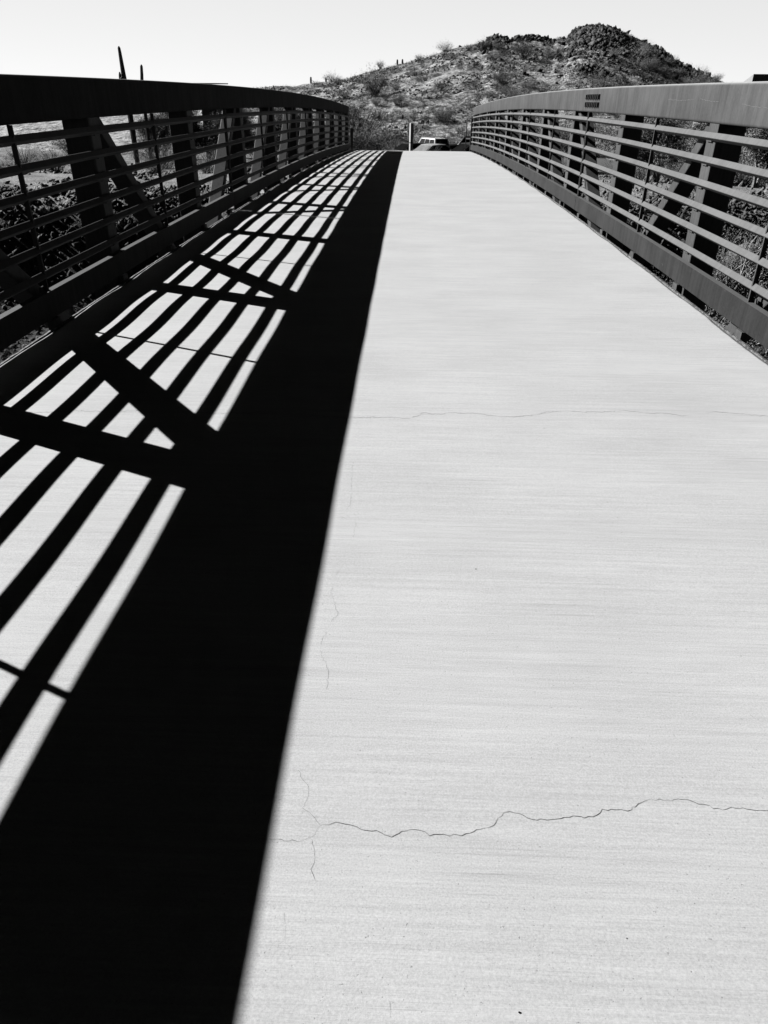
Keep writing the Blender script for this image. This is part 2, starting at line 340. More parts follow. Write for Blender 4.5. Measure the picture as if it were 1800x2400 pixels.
# fine scratches worn into the right handrail beam
for pts in ([(6.9, 1.262), (6.6, 1.258), (6.4, 1.262), (6.25, 1.27)], [(6.15, 1.272), (6.0, 1.262), (5.85, 1.256), (5.75, 1.258)], [(5.35, 1.25), (5.2, 1.238), (5.0, 1.234), (4.8, 1.228)], [(6.08, 1.322), (6.05, 1.335)], [(5.45, 1.31), (5.44, 1.335)], [(11.3, 1.30), (11.25, 1.20)], [(10.8, 1.29), (10.77, 1.16)]):
    V = []; F = []
    if len(pts) > 2: pts = [(a_[0] + (b_[0] - a_[0]) * t_ / 6, a_[1] + (b_[1] - a_[1]) * t_ / 6 + .0015 * math.sin(t_ * 2.2 + a_[0] * 9)) for a_, b_ in zip(pts[:-1], pts[1:]) for t_ in range(6)]
    for i, (y, h) in enumerate(pts):
        ww = .0009 * abs(math.sin(i * 1.9 + 1)) + .0003 if len(pts) > 2 else .002
        V += [(2.1848, y, prof(y) + h + ww), (2.1848, y + (.004 if len(pts) == 2 else 0), prof(y) + h - ww)]
        if i: F.append((2 * i - 2, 2 * i - 1, 2 * i + 1, 2 * i))
    P(link('scratch', mesh('scratch', V, F), M['scr'], bridge))
# pits and stuck grit in the concrete
for i, (x, y) in enumerate([(.72, 3.02), (1.02, 1.52), (.33, 1.9), (.85, 2.35), (-1.30, 2.52), (-1.66, 3.08), (.31, .62), (.52, .75), (1.3, 2.0), (.15, 3.08), (1.25, 4.6), (.6, 5.2), (.93, .98), (-.9, 1.75)]):
    r2 = random.Random(i); z = dz(x, y) + .0007; n = 7; rr = r2.uniform(.0012, .0028)
    V = [(x + rr * r2.uniform(.5, 1.5) * math.cos(6.283 * j / n), y + rr * r2.uniform(.4, 1.0) * math.sin(6.283 * j / n), z) for j in range(n)]
    P(link('pit', mesh('pit', V, [tuple(range(n))]), M['black'] if 0 else M['slot'], bridge))
RH = [1.045 - .15 * i for i in range(6)]
SPL = 9.81                                      # field splice
for s in (-1, 1):
    ring = [(s * x, z) for x, z in rring(0, .242, 0, .25, .022, 4)]
    ch = P(bevel(swp(ring, s * 2.186, 1.121, YA, YB).build('top_chord', M['chord'], bridge, False), .001, 1))
    ch.modifiers.clear()
    for p_ in ch.data.polygons: p_.use_smooth = len(p_.vertices) == 4
    # two rows of eight slots as dark plates, hole shade in their colour, beside the field splice, each with a turned-out lip
    for z0_, z1_ in (((1.253, 1.306), (1.173, 1.226)) if s > 0 else ()):
        for i in range(8):
            yb = 9.42 + i * 0.0945; c = prof(yb); mb = MB()
            mb.prism([(s * 2.1865, c + z0_), (s * 2.1845, c + z0_), (s * 2.1845, c + z1_), (s * 2.1865, c + z1_)], yb, yb + .062)
            mb.prism([(s * 2.1855, c + z0_ - .012), (s * 2.1845, c + z0_ - .012), (s * 2.1845, c + z0_), (s * 2.1855, c + z0_)], yb + .02, yb + .042)
            n0 = len(mb.F)
            mb.prism([(s * 2.1865, c + z0_), (s * 2.172, c + z0_ + .004), (s * 2.172, c + z1_ - .004), (s * 2.1865, c + z1_)], yb + .063, yb + .073)
            b = mb.build('vent_slot', M['slot'], ch); b.data.materials.append(M['rail']); _parts.append(b)
            for f_ in b.data.polygons[n0:]: f_.material_index = 1
    bot = P(swp([(s * x, z) for x, z in rring(0, .2, 0, .2, .02, 2)], s * 2.192, -.92, YA, YB, .635).build('bottom_chord', M['post'], bridge))
    # square rails turned on edge, welded to the inner face of the posts; cut at the splice
    for h in RH:
        for a, b in ((YA, SPL - .012), (SPL + .012, YB)):
            r = .0275; c = .0016
            ring = [(r, -c), (r, c), (c, r), (-c, r), (-r, c), (-r, -c), (-c, -r), (c, -r)]
            ta = s * math.radians(11); ring = [(x * math.cos(ta) - z * math.sin(ta), x * math.sin(ta) + z * math.cos(ta)) for x, z in ring]
            P(swp(ring, s * 2.180, h, a, b).build('rail', M['rail'], bridge))
    for a, b in ((YA, SPL - .006), (SPL + .006, YB)):
        ring = [(0, 0), (0, .157), (.046, .157), (.046, .149), (.008, .149), (.008, .008), (.046, .008), (.046, 0)]
        P(swp([(s * x, z) for x, z in ring], s * 2.144, .052, a, b).build('toe_plate', M['toe'], bridge))
    # posts
    for k, y in enumerate(NODE):
        z = prof(y); mb = MB()
        mb.sweep([(s * x, yy_) for x, yy_ in rring(2.193, 2.389, -.0925, .0925, .014, 2)], [(0, 0, 0)] * 0 or [(0, 0, 0), (0, 0, 1)][:0]) if False else None
        rg = rring(2.193, 2.389, -.0925, .0925, .014, 2); V = [(s * a, y + b, z - .735) for a, b in rg] + [(s * a, y + b, z + 1.124) for a, b in rg]; n = len(rg)
        F = [tuple(range(n)), tuple(range(2 * n - 1, n - 1, -1))] + [(j, (j + 1) % n, n + (j + 1) % n, n + j) for j in range(n)]
        mb.V = V; mb.F = F
        for h in RH + [.09]:                     # small weld seats where the rails cross the post
            mb.box(s * 2.180, s * 2.195, y - .05, y + .05, z + h - .033, z + h - .024)
        P(mb.build('post', M['post'], bridge))
    # diagonals fall towards the bridge's middle (y = 8.325)
    for k in range(len(NODE) - 1):
        a, b = NODE[k], NODE[k + 1]
        yt, yb = (a, b) if b <= 8.4 else (b, a)
        g = 1 if yb > yt else -1
        p0 = Vector((0, yt + g * .06, prof(yt) + 1.20)); p1 = Vector((0, yb - g * .03, prof(yb) - .82)); d = (p1 - p0).normalized(); nrm = Vector((0, -d.z, d.y)) * .05
        pts = []
        for x in (2.232, 2.384):
            for q in (p0 + nrm, p1 + nrm, p1 - nrm, p0 - nrm): pts.append((s * x, q.y, q.z))
        P(bevel(MB().hexa(pts).build('diagonal', M['post'], bridge), .009, 2))
    # thin mid-panel spacer bars tying the rails
    for k in range(len(NODE) - 1):
        y = (NODE[k] + NODE[k + 1]) / 2 + .0; z = prof(y)
        lst = [y] if not (NODE[k] < SPL < NODE[k + 1]) else [SPL - .022, SPL + .022]
        for yy_ in lst:
            mb = MB(); z = prof(yy_); mb.box(s * 2.160, s * 2.188, yy_ - .007, yy_ + .007, z + .19, z + 1.123)
            if len(lst) == 1:                    # trapezoid shoe behind the kick plate
                mb.hexa([(s * 2.192, yy_ - .08, z + .06), (s * 2.200, yy_ - .08, z + .06), (s * 2.200, yy_ + .08, z + .06), (s * 2.192, yy_ + .08, z + .06),
                         (s * 2.192, yy_ - .035, z + .235), (s * 2.200, yy_ - .035, z + .235), (s * 2.200, yy_ + .035, z + .235), (s * 2.192, yy_ + .035, z + .235)])
            P(mb.build('spacer_bar', M['post'], bridge))
    # brackets carrying the kick plate from the floor beams
    for k in range(int((YB - YA) / 1.27)):
        y = NODE[0] + 1.27 * k; z = prof(y)
        P(MB().box(s * 2.151, s * 2.192, y - .05, y + .05, z - .09, z + .035).build('bracket', M['post'], bridge))
    P(MB().box(s * 2.19, s * 2.39, YB - .004, YB + .006, prof(YB) - .9, prof(YB) + 1.36).build('end_plate', M['post'], bridge))
for y in NODE:
    z = prof(y); P(MB().box(-2.30, 2.30, y - .07, y + .07, z - .40, z - .145).build('floor_beam', M['post'], bridge))
for x in (-1.2, 0, 1.2):
    P(swp([(-.05, 0), (.05, 0), (.05, .12), (-.05, .12)], x, -.2645, YA, YB, .635).build('stringer', M['post'], bridge))
# parent offset: meshes were written in world coordinates
for o in _parts:
    if o.parent == bridge: o.matrix_parent_inverse = Matrix.Translation(-bridge.location)

# ------------------------------------------------------------------ terrain
SKY_L = [(-26.55, 0.89), (-23.64, 1.22), (-20.03, 1.25), (-17.85, 1.75), (-13.54, 2.09), (-7.82, 3.35), (-4.98, 3.97), (-0.77, 4.89), (2.02, 5.51), (6.15, 6.71), (10.94, 7.61), (12.26, 8.37), (13.73, 8.78), (14.99, 8.56), (19.09, 8.7), (21.85, 8.48), (24.59, 8.5), (25.47, 9.53), (27.05, 10.34), (29.04, 10.57), (31.8, 10.25), (33.95, 9.58), (36.23, 8.22), (39.24, 6.79), (43.02, 5.05), (46.79, 3.59), (50.5, 2.54), (54.16, 1.78), (58.46, 1.26)]
KX = np.array([-90, -60, -40] + [a for a, _ in SKY_L] + [75, 110]); KZ = np.array([-3.2, -1.5, 0.0] + [b for _, b in SKY_L] + [-0.5, -3.2])
def sm(t): t = min(1, max(0, t)); return t * t * (3 - 2 * t)
def fbm(x, y, s, o=4, seed=0.0):
    v = 0; a = 1; n = 0
    for i in range(o): v += a * noise.noise(Vector((x * s + seed, y * s - seed, seed * .7 + i * 3.3))); n += a; a *= .5; s *= 2.05
    return v / n
def hill_z(x, y):
    R = float(np.interp(x / y * 140, KX, KZ)); R -= .75 * max(0, 1 - abs(x / y * 140 - 29) / 6) + 0.6 * max(0, 1 - abs(x / y * 140 - 34.2) / 4.5) + .35 * (10.5 < x / y * 140 < 23); R = 1.333 + (R - 1.333) * 150 / 140
    t = (y - 79) / 71
    if t < 0: return -5.2 + t * 3
    base = -4.95
    if t <= 1: s = 0.9 * t ** 1.12 + .1 * sm(t)
    else: s = 1 - 1.3 * (t - 1) ** 1.3
    z = base + (R - base) * s
    amp = .75 * min(1, t * 3) * (1 - .65 * math.exp(-((t - 1) / .05) ** 2))
    return z + amp * fbm(x, y, .09, 5, 2.0) + .22 * fbm(x, y, .5, 3, 9.0)
def lot_z(y): return -3.72 - (y - 58) * .042
def ground_z(x, y):
    # upland on both banks, wash between y=-12 and y=30 under the bridge
    upz = -2.5 + (lot_z(max(y, 58)) + 2.5) * sm((y - 36) / 18)
    if y > 85: upz = lot_z(85)
    bank = 30.5 + 1.8 * fbm(x, 0, .07, 3, 4.0) + .018 * abs(x) * 1.0
    bt = sm((bank - y) / 5.0); bed = -6.3 + .5 * fbm(x, y, .15, 3, 1.0)
    z = upz + (bed - upz) * bt if y > 5 else bed
    if y < -2: z = bed + (-2.6 - bed) * sm((-2 - y) / 9)
    # approach embankment at the far end of the bridge
    ramp = -.66 - .085 * (y - 28.8) if y > 28.8 else -.66 - (28.8 - y) * 1.5
    e = 1 - sm((abs(x) - 3.2) / 4.5)
    if y < 60 and y > 20 and ramp > z: z = z + (ramp - z) * e * (1 - sm((y - 42) / 14))
    if y < -10.0: z = z + (-.45 - z) * e
    rough = 0.10 if not (52 < y < 82 and -14 < x < 40) else 0
    z += rough * fbm(x, y, .6, 3, 6.0) * (1 - e) + .25 * fbm(x, y, .12, 2, 8.0) * (rough > 0) * (1 - e)
    if math.hypot(x, y) > 110: z -= 0
    return z
gx = np.concatenate([np.linspace(-1500, -140, 14), np.linspace(-125, -46, 24), np.linspace(-44, 44, 150), np.linspace(46, 125, 24), np.linspace(140, 1500, 14)])
gy = np.concatenate([np.linspace(-1500, -60, 14), np.linspace(-50, -14, 14), np.linspace(-13, 62, 150), np.linspace(64, 130, 30), np.linspace(150, 2500, 16)])
V = np.array([(x, y, ground_z(x, y)) for y in gy for x in gx]); nx = len(gx)
ii, jj = np.meshgrid(np.arange(nx - 1), np.arange(len(gy) - 1)); a = (jj * nx + ii).ravel(); F = np.stack([a, a + 1, a + 1 + nx, a + nx], 1)
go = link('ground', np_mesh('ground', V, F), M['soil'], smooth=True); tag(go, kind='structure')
hx = np.linspace(-1.05, 1.15, 330); hy = np.concatenate([np.linspace(77, 150, 190), np.linspace(150.6, 215, 50)])
V = np.array([(u * y * .62 + .02 * y, y, hill_z(u * y * .62 + .02 * y, y) - 3.5 * sm((abs(u - .05) - .86) / .2) - 3.5 * sm((y - 190) / 20)) for y in hy for u in hx]); nx = len(hx)
ii, jj = np.meshgrid(np.arange(nx - 1), np.arange(len(hy) - 1)); a = (jj * nx + ii).ravel(); F = np.stack([a, a + 1, a + 1 + nx, a + nx], 1)
ho = link('hill', np_mesh('hill', V, F), M['hill'], smooth=True); tag(ho, kind='structure')
# parking lot sheet, painted bays, and a pale path along the bank
def sheet(name, x0, x1, y0, y1, zf, mat, nx=20, ny=12):
    V = [(x0 + (x1 - x0) * i / nx, y0 + (y1 - y0) * j / ny, zf(x0 + (x1 - x0) * i / nx, y0 + (y1 - y0) * j / ny)) for j in range(ny + 1) for i in range(nx + 1)]
    F = [(j * (nx + 1) + i, j * (nx + 1) + i + 1, (j + 1) * (nx + 1) + i + 1, (j + 1) * (nx + 1) + i) for j in range(ny) for i in range(nx)]
    return tag(link(name, mesh(name, V, F), mat), kind='structure')
sheet('parking_lot', -13, 39, 54.5, 80.5, lambda x, y: lot_z(y) + .03, M['asphalt'])
V = []; F = []
for i in range(17):
    x = -10 + i * 2.9; n = len(V); V += [(x, 74, lot_z(74) + .034), (x + .1, 74, lot_z(74) + .034), (x + .1, 79, lot_z(79) + .034), (x, 79, lot_z(79) + .034)]; F.append((n, n + 1, n + 2, n + 3))
tag(link('parking_marking', mesh('parking_marking', V, F), M['paint']), kind='structure')
# unseen ridge ring, added to block low sky light and deepen the shade
az = [math.radians(a) for a in np.arange(36, 322, 2.0)]; V = []; F = []; nr = 9
for i, a_ in enumerate(az):
    e = min(1, min(i, len(az) - 1 - i) / 6)
    pk = (62 + 26 * noise.noise(Vector((a_ * 2.2, 3, 0))) + 14 * noise.noise(Vector((a_ * 9, 7, 0)))) * e - 8
    for j in range(nr):
        t = j / (nr - 1); r_ = 380 + 420 * t; h_ = pk * math.sin(math.pi * min(1, t * 1.15)) ** .8 if t < .87 else -8
        V.append((r_ * math.sin(a_), r_ * math.cos(a_), h_ + 10 * noise.noise(Vector((a_ * 12, t * 6, 1))) * e - 5))
    if i:
        for j in range(nr - 1): k = i * nr + j; F.append((k - nr, k, k + 1, k - nr + 1))
tag(link('skylight_blocker', mesh('skylight_blocker', V, F), M['hill'], smooth=True), kind='structure')
def approach(x, y): return -.655 - .085 * (y - 28.8)
sheet('approach_path', -2.2, 2.2, 28.76, 41, lambda x, y: max(ground_z(x, y) + .02, approach(x, y) + .02), M['path'], 6, 20)
mb = MB(); mb.box(-3.2, 3.2, 28.78, 29.5, -3.4, -.70); mb.box(-3.2, -2.5, 28.78, 30.8, -3.4, -.62); mb.box(2.5, 3.2, 28.78, 30.8, -3.4, -.62)
tag(mb.build('abutment', M['galv']), 'concrete abutment wall under the far end of the bridge', 'wall')

# ------------------------------------------------------------------ rocks
def ico(seed, sub=1, rough=.35, squash=(1, .8, .65)):
    bm = bmesh.new(); bmesh.ops.create_icosphere(bm, subdivisions=sub, radius=1); r = random.Random(seed)
    V = []
    for v in bm.verts:
        k = 1 + rough * noise.noise(v.co * 1.3 + Vector((seed * 7.1, 0, 0))) + r.uniform(-rough, rough) * .4
        V.append((v.co.x * k * squash[0], v.co.y * k * squash[1], v.co.z * k * squash[2]))
    F = [[v.index for v in f.verts] for f in bm.faces]; bm.free(); return np.array(V), np.array(F)
def hullrock(seed, n=11, squash=(1, .8, .65)):
    r = random.Random(seed); bm = bmesh.new()
    for i in range(n):
        v = Vector((r.gauss(0, 1), r.gauss(0, 1), r.gauss(0, 1))).normalized() * r.uniform(.75, 1.1); bm.verts.new((v.x * squash[0], v.y * squash[1], v.z * squash[2]))
    bmesh.ops.convex_hull(bm, input=bm.verts); bmesh.ops.delete(bm, geom=[v for v in bm.verts if not v.link_faces], context='VERTS'); bmesh.ops.triangulate(bm, faces=bm.faces)
    bmesh.ops.recalc_face_normals(bm, faces=bm.faces); bm.verts.index_update()
    V = np.array([v.co[:] for v in bm.verts]); F = np.array([[v.index for v in f.verts] for f in bm.faces]); bm.free(); return V, F
ROCKS = [hullrock(i, 12, (1, R_.uniform(.6, .95), R_.uniform(.45, .8))) for i in range(8)]
def rotm(rng_, full=True):
    a, b, c = rng_.uniform(0, 6.28, 3)
    if not full: a *= .06; b *= .06
    ca, sa, cb, sb, cc, s_ = math.cos(a), math.sin(a), math.cos(b), math.sin(b), math.cos(c), math.sin(c)
    return np.array([[cc, -s_, 0], [s_, cc, 0], [0, 0, 1]]) @ np.array([[cb, 0, sb], [0, 1, 0], [-sb, 0, cb]]) @ np.array([[1, 0, 0], [0, ca, -sa], [0, sa, ca]])
def rotm_tilt():
    c = rng.uniform(0, 6.28); m = np.array([[math.cos(c), -math.sin(c), 0], [math.sin(c), math.cos(c), 0], [0, 0, 1]]); a = rng.normal(.35, .35)   # blocks lean the way the strata dip
    return np.array([[math.cos(a), 0, math.sin(a)], [0, 1, 0], [-math.sin(a), 0, math.cos(a)]]) @ m
def merge(name, protos, places, mat, full=True):
    """places: (x,y,z,scale[,zscale])"""
    VV = []; FF = []; n = 0
    for i, p in enumerate(places):
        v, f = protos[rng.integers(len(protos))]; m = rotm(rng, full); q = (v * p[3]) @ (m.T if full else (rotm_tilt()).T)
        if len(p) > 4: q[:, 2] *= p[4]
        VV.append(q + np.array(p[:3])); FF.append(f + n); n += len(v)
    return link(name, np_mesh(name, np.concatenate(VV), np.concatenate(FF)), mat)
# riprap on the far bank (uncountable) and in the wash bed
pl = []
for i in range(17000):
    x = rng.uniform(-34, 30); y = 32.6 - abs(rng.normal(0, 4.0))
    if abs(x) < 2.6 and y > 28.6: continue
    if y < 12: continue
    s = min(.3, abs(rng.normal(.03, .06)) + .045); pl.append((x, y, ground_z(x, y) + s * .15, s))
tag(merge('riprap', ROCKS, pl, M['drock']), 'loose angular stone riprap covering the far bank of the wash', 'riprap', kind='stuff')
pl = []
for i in range(12000):
    x = rng.uniform(-26, 22); y = rng.uniform(3, 26); s = abs(rng.normal(.05, .06)) + .03; pl.append((x, y, ground_z(x, y) + s * .1, s))
tag(merge('wash_stones', ROCKS, pl, M['drock']), 'scattered stones lying on the bed of the dry wash', 'stones', kind='stuff')
pl = []
for i in range(15000):
    x = rng.uniform(-50, 40); y = 31 + 27 * rng.uniform() ** 1.5; s = abs(rng.normal(.05, .075)) + .035
    if noise.noise(Vector((x * .25, y * .25, 6))) < -.1: continue
    if abs(x) < 3: continue
    pl.append((x, y, ground_z(x, y) + s * .1, s))
tag(merge('ground_stones', ROCKS, pl, M['rock']), 'small stones strewn over the sandy flat beyond the wash', 'stones', kind='stuff')
pl = []
for i in range(14000):
    t = rng.uniform(0, 1) ** .8; y = 80 + 70 * t; x = y * rng.uniform(-.24, .44)
    if noise.noise(Vector((x * .13, y * .13, 8))) < .08 - .25 * t: continue
    s = abs(rng.normal(.08, .12)) + .06
    pl.append((x, y, hill_z(x, y) + s * .0, s))
for i in range(1300):
    y = 150 - 34 * rng.uniform() ** 1.6; u = rng.normal(30, 8); x = u * y / 140; s = .1 + .6 * rng.uniform() ** 5
    pl.append((x, y, hill_z(x, y), s))
tag(merge('hill_stones', ROCKS, pl, M['crag']), 'dark stones littering the whole hillside', 'stones', kind='stuff')
# boulders one can tell apart
def boulder(x, y, s, lab, grp=None, mat='rock', zf=ground_z, seed=0):
    v, f = ico(100 + seed, 2, .55, (1, .8, .7)); o = link('boulder', np_mesh('boulder', v * s, f), M[mat]); o.location = (x, y, zf(x, y) + s * .2)
    o.rotation_euler = (0, 0, seed * 1.3); tag(o, lab, 'boulder', grp); return o
k = 0
WD = ['largest', 'second', 'third', 'fourth', 'fifth', 'sixth', 'seventh']
for (x, y, s) in [(12.5, 28.5, .75), (13.6, 27.2, .6), (11.6, 26.6, .55), (14.8, 28.9, .5), (9.6, 24.8, .6), (8.4, 23.2, .45), (10.7, 24.0, .4)]:
    boulder(x, y, s, 'pale boulder in the riprap beyond the right railing, %s of its cluster' % WD[k], 'pale boulders beyond the right railing', seed=k); k += 1
for (x, y, s) in [(-11.5, 25.6, .45), (-12.8, 26.3, .6), (-9.4, 24.6, .4), (-14.6, 25.2, .5)]:
    boulder(x, y, s, 'boulder on the shaded bank beyond the left railing, %s counted from the bridge' % ['first', 'second', 'third', 'fourth'][k - 7], 'boulders beyond the left railing', seed=k); k += 1
# crags on the ridge: clusters of upright jagged blocks, each outcrop one thing
CR_ = [hullrock(40 + i, 8, (R_.uniform(.6, 1.3), R_.uniform(.5, .9), R_.uniform(.5, .95))) for i in range(14)]
def outcrop(u0, u1, n, smin, smax, lab, drop=(0, 9), lift=.25, soft=None):
    pl = []
    for i in range(n):
        u = (rng.uniform(u0, u1) if soft is None else min(u1, max(u0 + abs(rng.normal(0, .5)), rng.normal(*soft)))) * 150 / 140; y = 150 - abs(rng.normal(0, 1)) * .5 * (drop[1] - drop[0]) - drop[0]; x = u / 150 * y; s = smin + (smax - smin) * rng.uniform() ** 2.6
        e = min(1, (1 - abs((u * 140 / 150 - (u0 + u1) / 2) / ((u1 - u0) / 2))) * 3 + .3)
        pl.append((x, y, hill_z(x, y) + s * lift * e, s * (.5 + .5 * e)))
    o = merge('rock_outcrop', CR_, pl, M['crag'], False); tag(o, lab, 'rock outcrop'); return o
outcrop(24.9, 37.5, 2300, .10, .85, 'broad dark craggy outcrop capping the hill summit', (0, 16), 0.15, (28.8, 2.9))
outcrop(10.6, 15.0, 240, .2, 1.2, 'small pointed dark crag left of the summit on the ridge', (0, 9), .1)
outcrop(15.6, 22.0, 130, .35, .75, 'row of upright dark rocks along the ridge between the two peaks', (0, 3), .35)
outcrop(35.0, 50.0, 480, .18, 1.1, 'dark broken rocks running down the right shoulder of the hill', (0, 10), .1)
outcrop(27.0, 31.5, 110, .25, 1.1, 'patch of tilted dark rocks on the slope below the summit', (28, 32), .2)
outcrop(21.0, 24.5, 40, .25, .6, 'small dark rock patch low on the hill left of the splice bolts', (48, 54), .2)

# ------------------------------------------------------------------ vegetation
def shrub_proto(seed, h=1.0, nst=70, spread=1.0, leaves=900, lsize=.022, lean=.75, thin=.5, long=1.0):
    r = np.random.default_rng(seed); V = []; F = []; n = 0; ends = []
    for i in range(nst):
        az = r.uniform(0, 6.283); inc = lean * math.sqrt(r.uniform(0.02, 1)) * spread; L = h * r.uniform(.65, 1.08) * (1 - .18 * inc)
        b = np.array([r.normal(0, .04), r.normal(0, .04), -.05]) * h; d = np.array([math.cos(az) * math.sin(inc), math.sin(az) * math.sin(inc), math.cos(inc)])
        side = np.array([-math.sin(az), math.cos(az), 0]); wob = r.normal(0, .06, (4, 3)) * h * .6; pts = []
        for k in range(4):
            t = k / 3; p = b + d * L * t + np.array([math.cos(az), math.sin(az), 0]) * .10 * h * t * t * spread + wob[k] * t; pts.append(p)
        wd = .010 * h
        for k in range(3):
            w0 = wd * (1 - k / 3.2); w1 = wd * (1 - (k + 1) / 3.2); q = side if i % 2 else np.array([math.cos(az), math.sin(az), .2])
            V += [pts[k] - q * w0, pts[k] + q * w0, pts[k + 1] + q * w1, pts[k + 1] - q * w1]; F += [(n, n + 1, n + 2), (n, n + 2, n + 3)]; n += 4
        ends.append(pts)
    nl = leaves
    cs = r.normal(0, 1, (nst, 3)) * .07 * h
    for i in range(nl):
        j = r.integers(nst); pts = ends[j]; t = 3 * r.uniform(.38, 1.0) ** .7; k = min(2, int(t)); f = t - k; c = pts[k] * (1 - f) + pts[k + 1] * f + r.normal(0, .045, 3) * h + cs[j] * .5
        a = r.normal(0, 1, 3); a /= np.linalg.norm(a); b_ = np.cross(a, r.normal(0, 1, 3)); b_ /= np.linalg.norm(b_); s = lsize * h * r.uniform(.6, 1.5)
        if long > 1: a[2] = abs(a[2]) + .5; a /= np.linalg.norm(a)
        V += [c - a * s * long, c + a * s * long, c + b_ * s * thin * 2]; F.append((n, n + 1, n + 2)); n += 3
    return np.array(V), np.array(F)
SH = [shrub_proto(i, 1, 110, 1.0, 4200, .011, .75, .35, 2.2) for i in range(3)] + [shrub_proto(10 + i, 1, 90, 1.25, 3600, .011, .95, .35, 2.2) for i in range(3)]
NEAR = [shrub_proto(30 + i, 1, 120, 1.0 + .2 * (i % 2), 9000, .0050, .85, .22, 3.4) for i in range(4)]
def protos(ps, mat):
    out = [np_mesh('shrub', v, f) for v, f in ps]
    for m_ in out: m_.materials.append(mat)
    return out
SHm = protos(SH, M['leaf']); SHd = protos(SH, M['leafd']); NRm = protos(NEAR, M['leaf']); NRd = protos(NEAR, M['leafd'])
LO = [shrub_proto(20 + i, 1, 30, 1.4, 160, .045, 1.1) for i in range(4)]
LN = [shrub_proto(24 + i, 1, 50, 1.3, 500, .009, 1.0, .25, 3.2) for i in range(3)]
def shrub(x, y, h, lab, grp=None, zf=ground_z, dark=False, wide=1.15, i=None, name='shrub', cat='shrub'):
    if math.hypot(x, y) < 62: me = (NRd if dark else NRm)[rng.integers(4)]
    else: me = (SHd if dark else SHm)[rng.integers(6) if i is None else i]
    o = bpy.data.objects.new(name, me); COL.objects.link(o)
    o.location = (x, y, zf(x, y) - .02); o.scale = (h * wide, h * wide, h); o.rotation_euler = (0, 0, rng.uniform(0, 6.28)); tag(o, lab, cat, grp); return o
def merge_up(name, protos, places, mat):
    VV = []; FF = []; n = 0
    for p in places:
        v, f = protos[rng.integers(len(protos))]; a = rng.uniform(0, 6.28); c, s = math.cos(a), math.sin(a); q = v * np.array([p[3] * 1.3, p[3] * 1.3, p[3]])
        VV.append(np.stack([q[:, 0] * c - q[:, 1] * s, q[:, 0] * s + q[:, 1] * c, q[:, 2]], 1) + np.array(p[:3])); FF.append(f + n); n += len(v)
    return link(name, np_mesh(name, np.concatenate(VV), np.concatenate(FF)), mat)
# low scrub that nobody could count
pl = []
for i in range(9500):
    t = rng.uniform(0, 1); y = 80 + 69 * t; x = y * rng.uniform(-.25, .45)
    if noise.noise(Vector((x * .12, y * .12, 4))) < -.25: continue
    pl.append((x, y, hill_z(x, y) - .03, rng.uniform(.25, .85)))
tag(merge_up('hill_scrub', LO, pl, M['grass']), 'low dry scrub and brittlebush covering the hillside', 'scrub', kind='stuff')
pl = []
for i in range(1300):
    x = rng.uniform(-58, 45); y = rng.uniform(32, 80)
    if abs(x) < 4 or (-8 < x < 9 and y > 30) or (51 < y < 83 and -14 < x < 40): continue
    if noise.noise(Vector((x * .1, y * .1, 1))) < -.1: continue
    pl.append((x, y, ground_z(x, y) - .03, rng.uniform(.15, .6)))
tag(merge_up('flat_scrub', LN, pl, M['grass']), 'low dry scrub growing on the sandy flat beyond the wash', 'scrub', kind='stuff')
pl = []
for i in range(650):
    x = rng.uniform(-26, 22); y = rng.uniform(4, 30)
    pl.append((x, y, ground_z(x, y) - .03, rng.uniform(.2, .9)))
tag(merge_up('wash_scrub', LN, pl, M['grass']), 'dry weeds and twigs growing among the stones of the wash', 'scrub', kind='stuff')
# shrubs one can point to on the hill: (pixel-derived bearing at 150 m scale, distance, height, label)
H = hill_z
def hs(bear, y, h, lab, grp=None, **k): return shrub(bear * y, y, h, lab, grp, H, **k)
hs(-0.046, 122, 4.4, 'tallest bushy palo verde shrub halfway up the left slope of the hill', i=0, wide=.95)
hs(0.002, 133, 2.3, 'rounded shrub on the upper slope right of the tall palo verde', i=3)
hs(-0.040, 151, 1.7, 'lone small tree-like shrub standing on the left ridge line', i=1, wide=.8)
hs(-0.098, 150, 2.0, 'sparse shrub standing against the sky at the foot of the left ridge', i=4)
hs(0.035, 150, 1.9, 'pale wispy shrub leaning on the ridge left of the small crag', i=5)
hs(0.083, 141, 2.2, 'shrub growing at the left foot of the small pointed crag', i=2)
hs(0.128, 132, 2.7, 'dark-based shrub below the row of upright ridge rocks', i=1, dark=True)
hs(0.160, 133, 2.3, 'grey shrub below the right end of the upright ridge rocks', i=0)
hs(0.104, 117, 2.6, 'dark twiggy shrub in the middle of the hillside', i=4, dark=True)
hs(0.123, 104, 2.6, 'low tree with a forked trunk just above the curve of the right handrail', i=2)
hs(0.225, 112, 2.6, 'wide grey bush on the slope below the summit crag', i=3)
hs(0.262, 137, 2.3, 'bush at the lower edge of the summit rocks', i=5)
hs(-0.060, 92, 4.3, 'large dark bush at the foot of the hill behind the pale bollard', i=1, dark=True, wide=1.2)
hs(-0.030, 90, 3.0, 'dark bush right of the largest bush at the hill foot', i=3, dark=True)
G1 = 'small shrubs dotted over the hillside'
ORD = ['leftmost', 'second from the left', 'third from the left', 'fourth from the left', 'fifth from the left', 'sixth from the left', 'seventh from the left', 'eighth from the left', 'ninth from the left', 'tenth from the left', 'eleventh from the left', 'twelfth from the left', 'thirteenth from the left', 'fourteenth from the left', 'fifteenth from the left', 'sixteenth from the left']
BAND = ['lowest', 'lower', 'middle', 'upper', 'topmost']
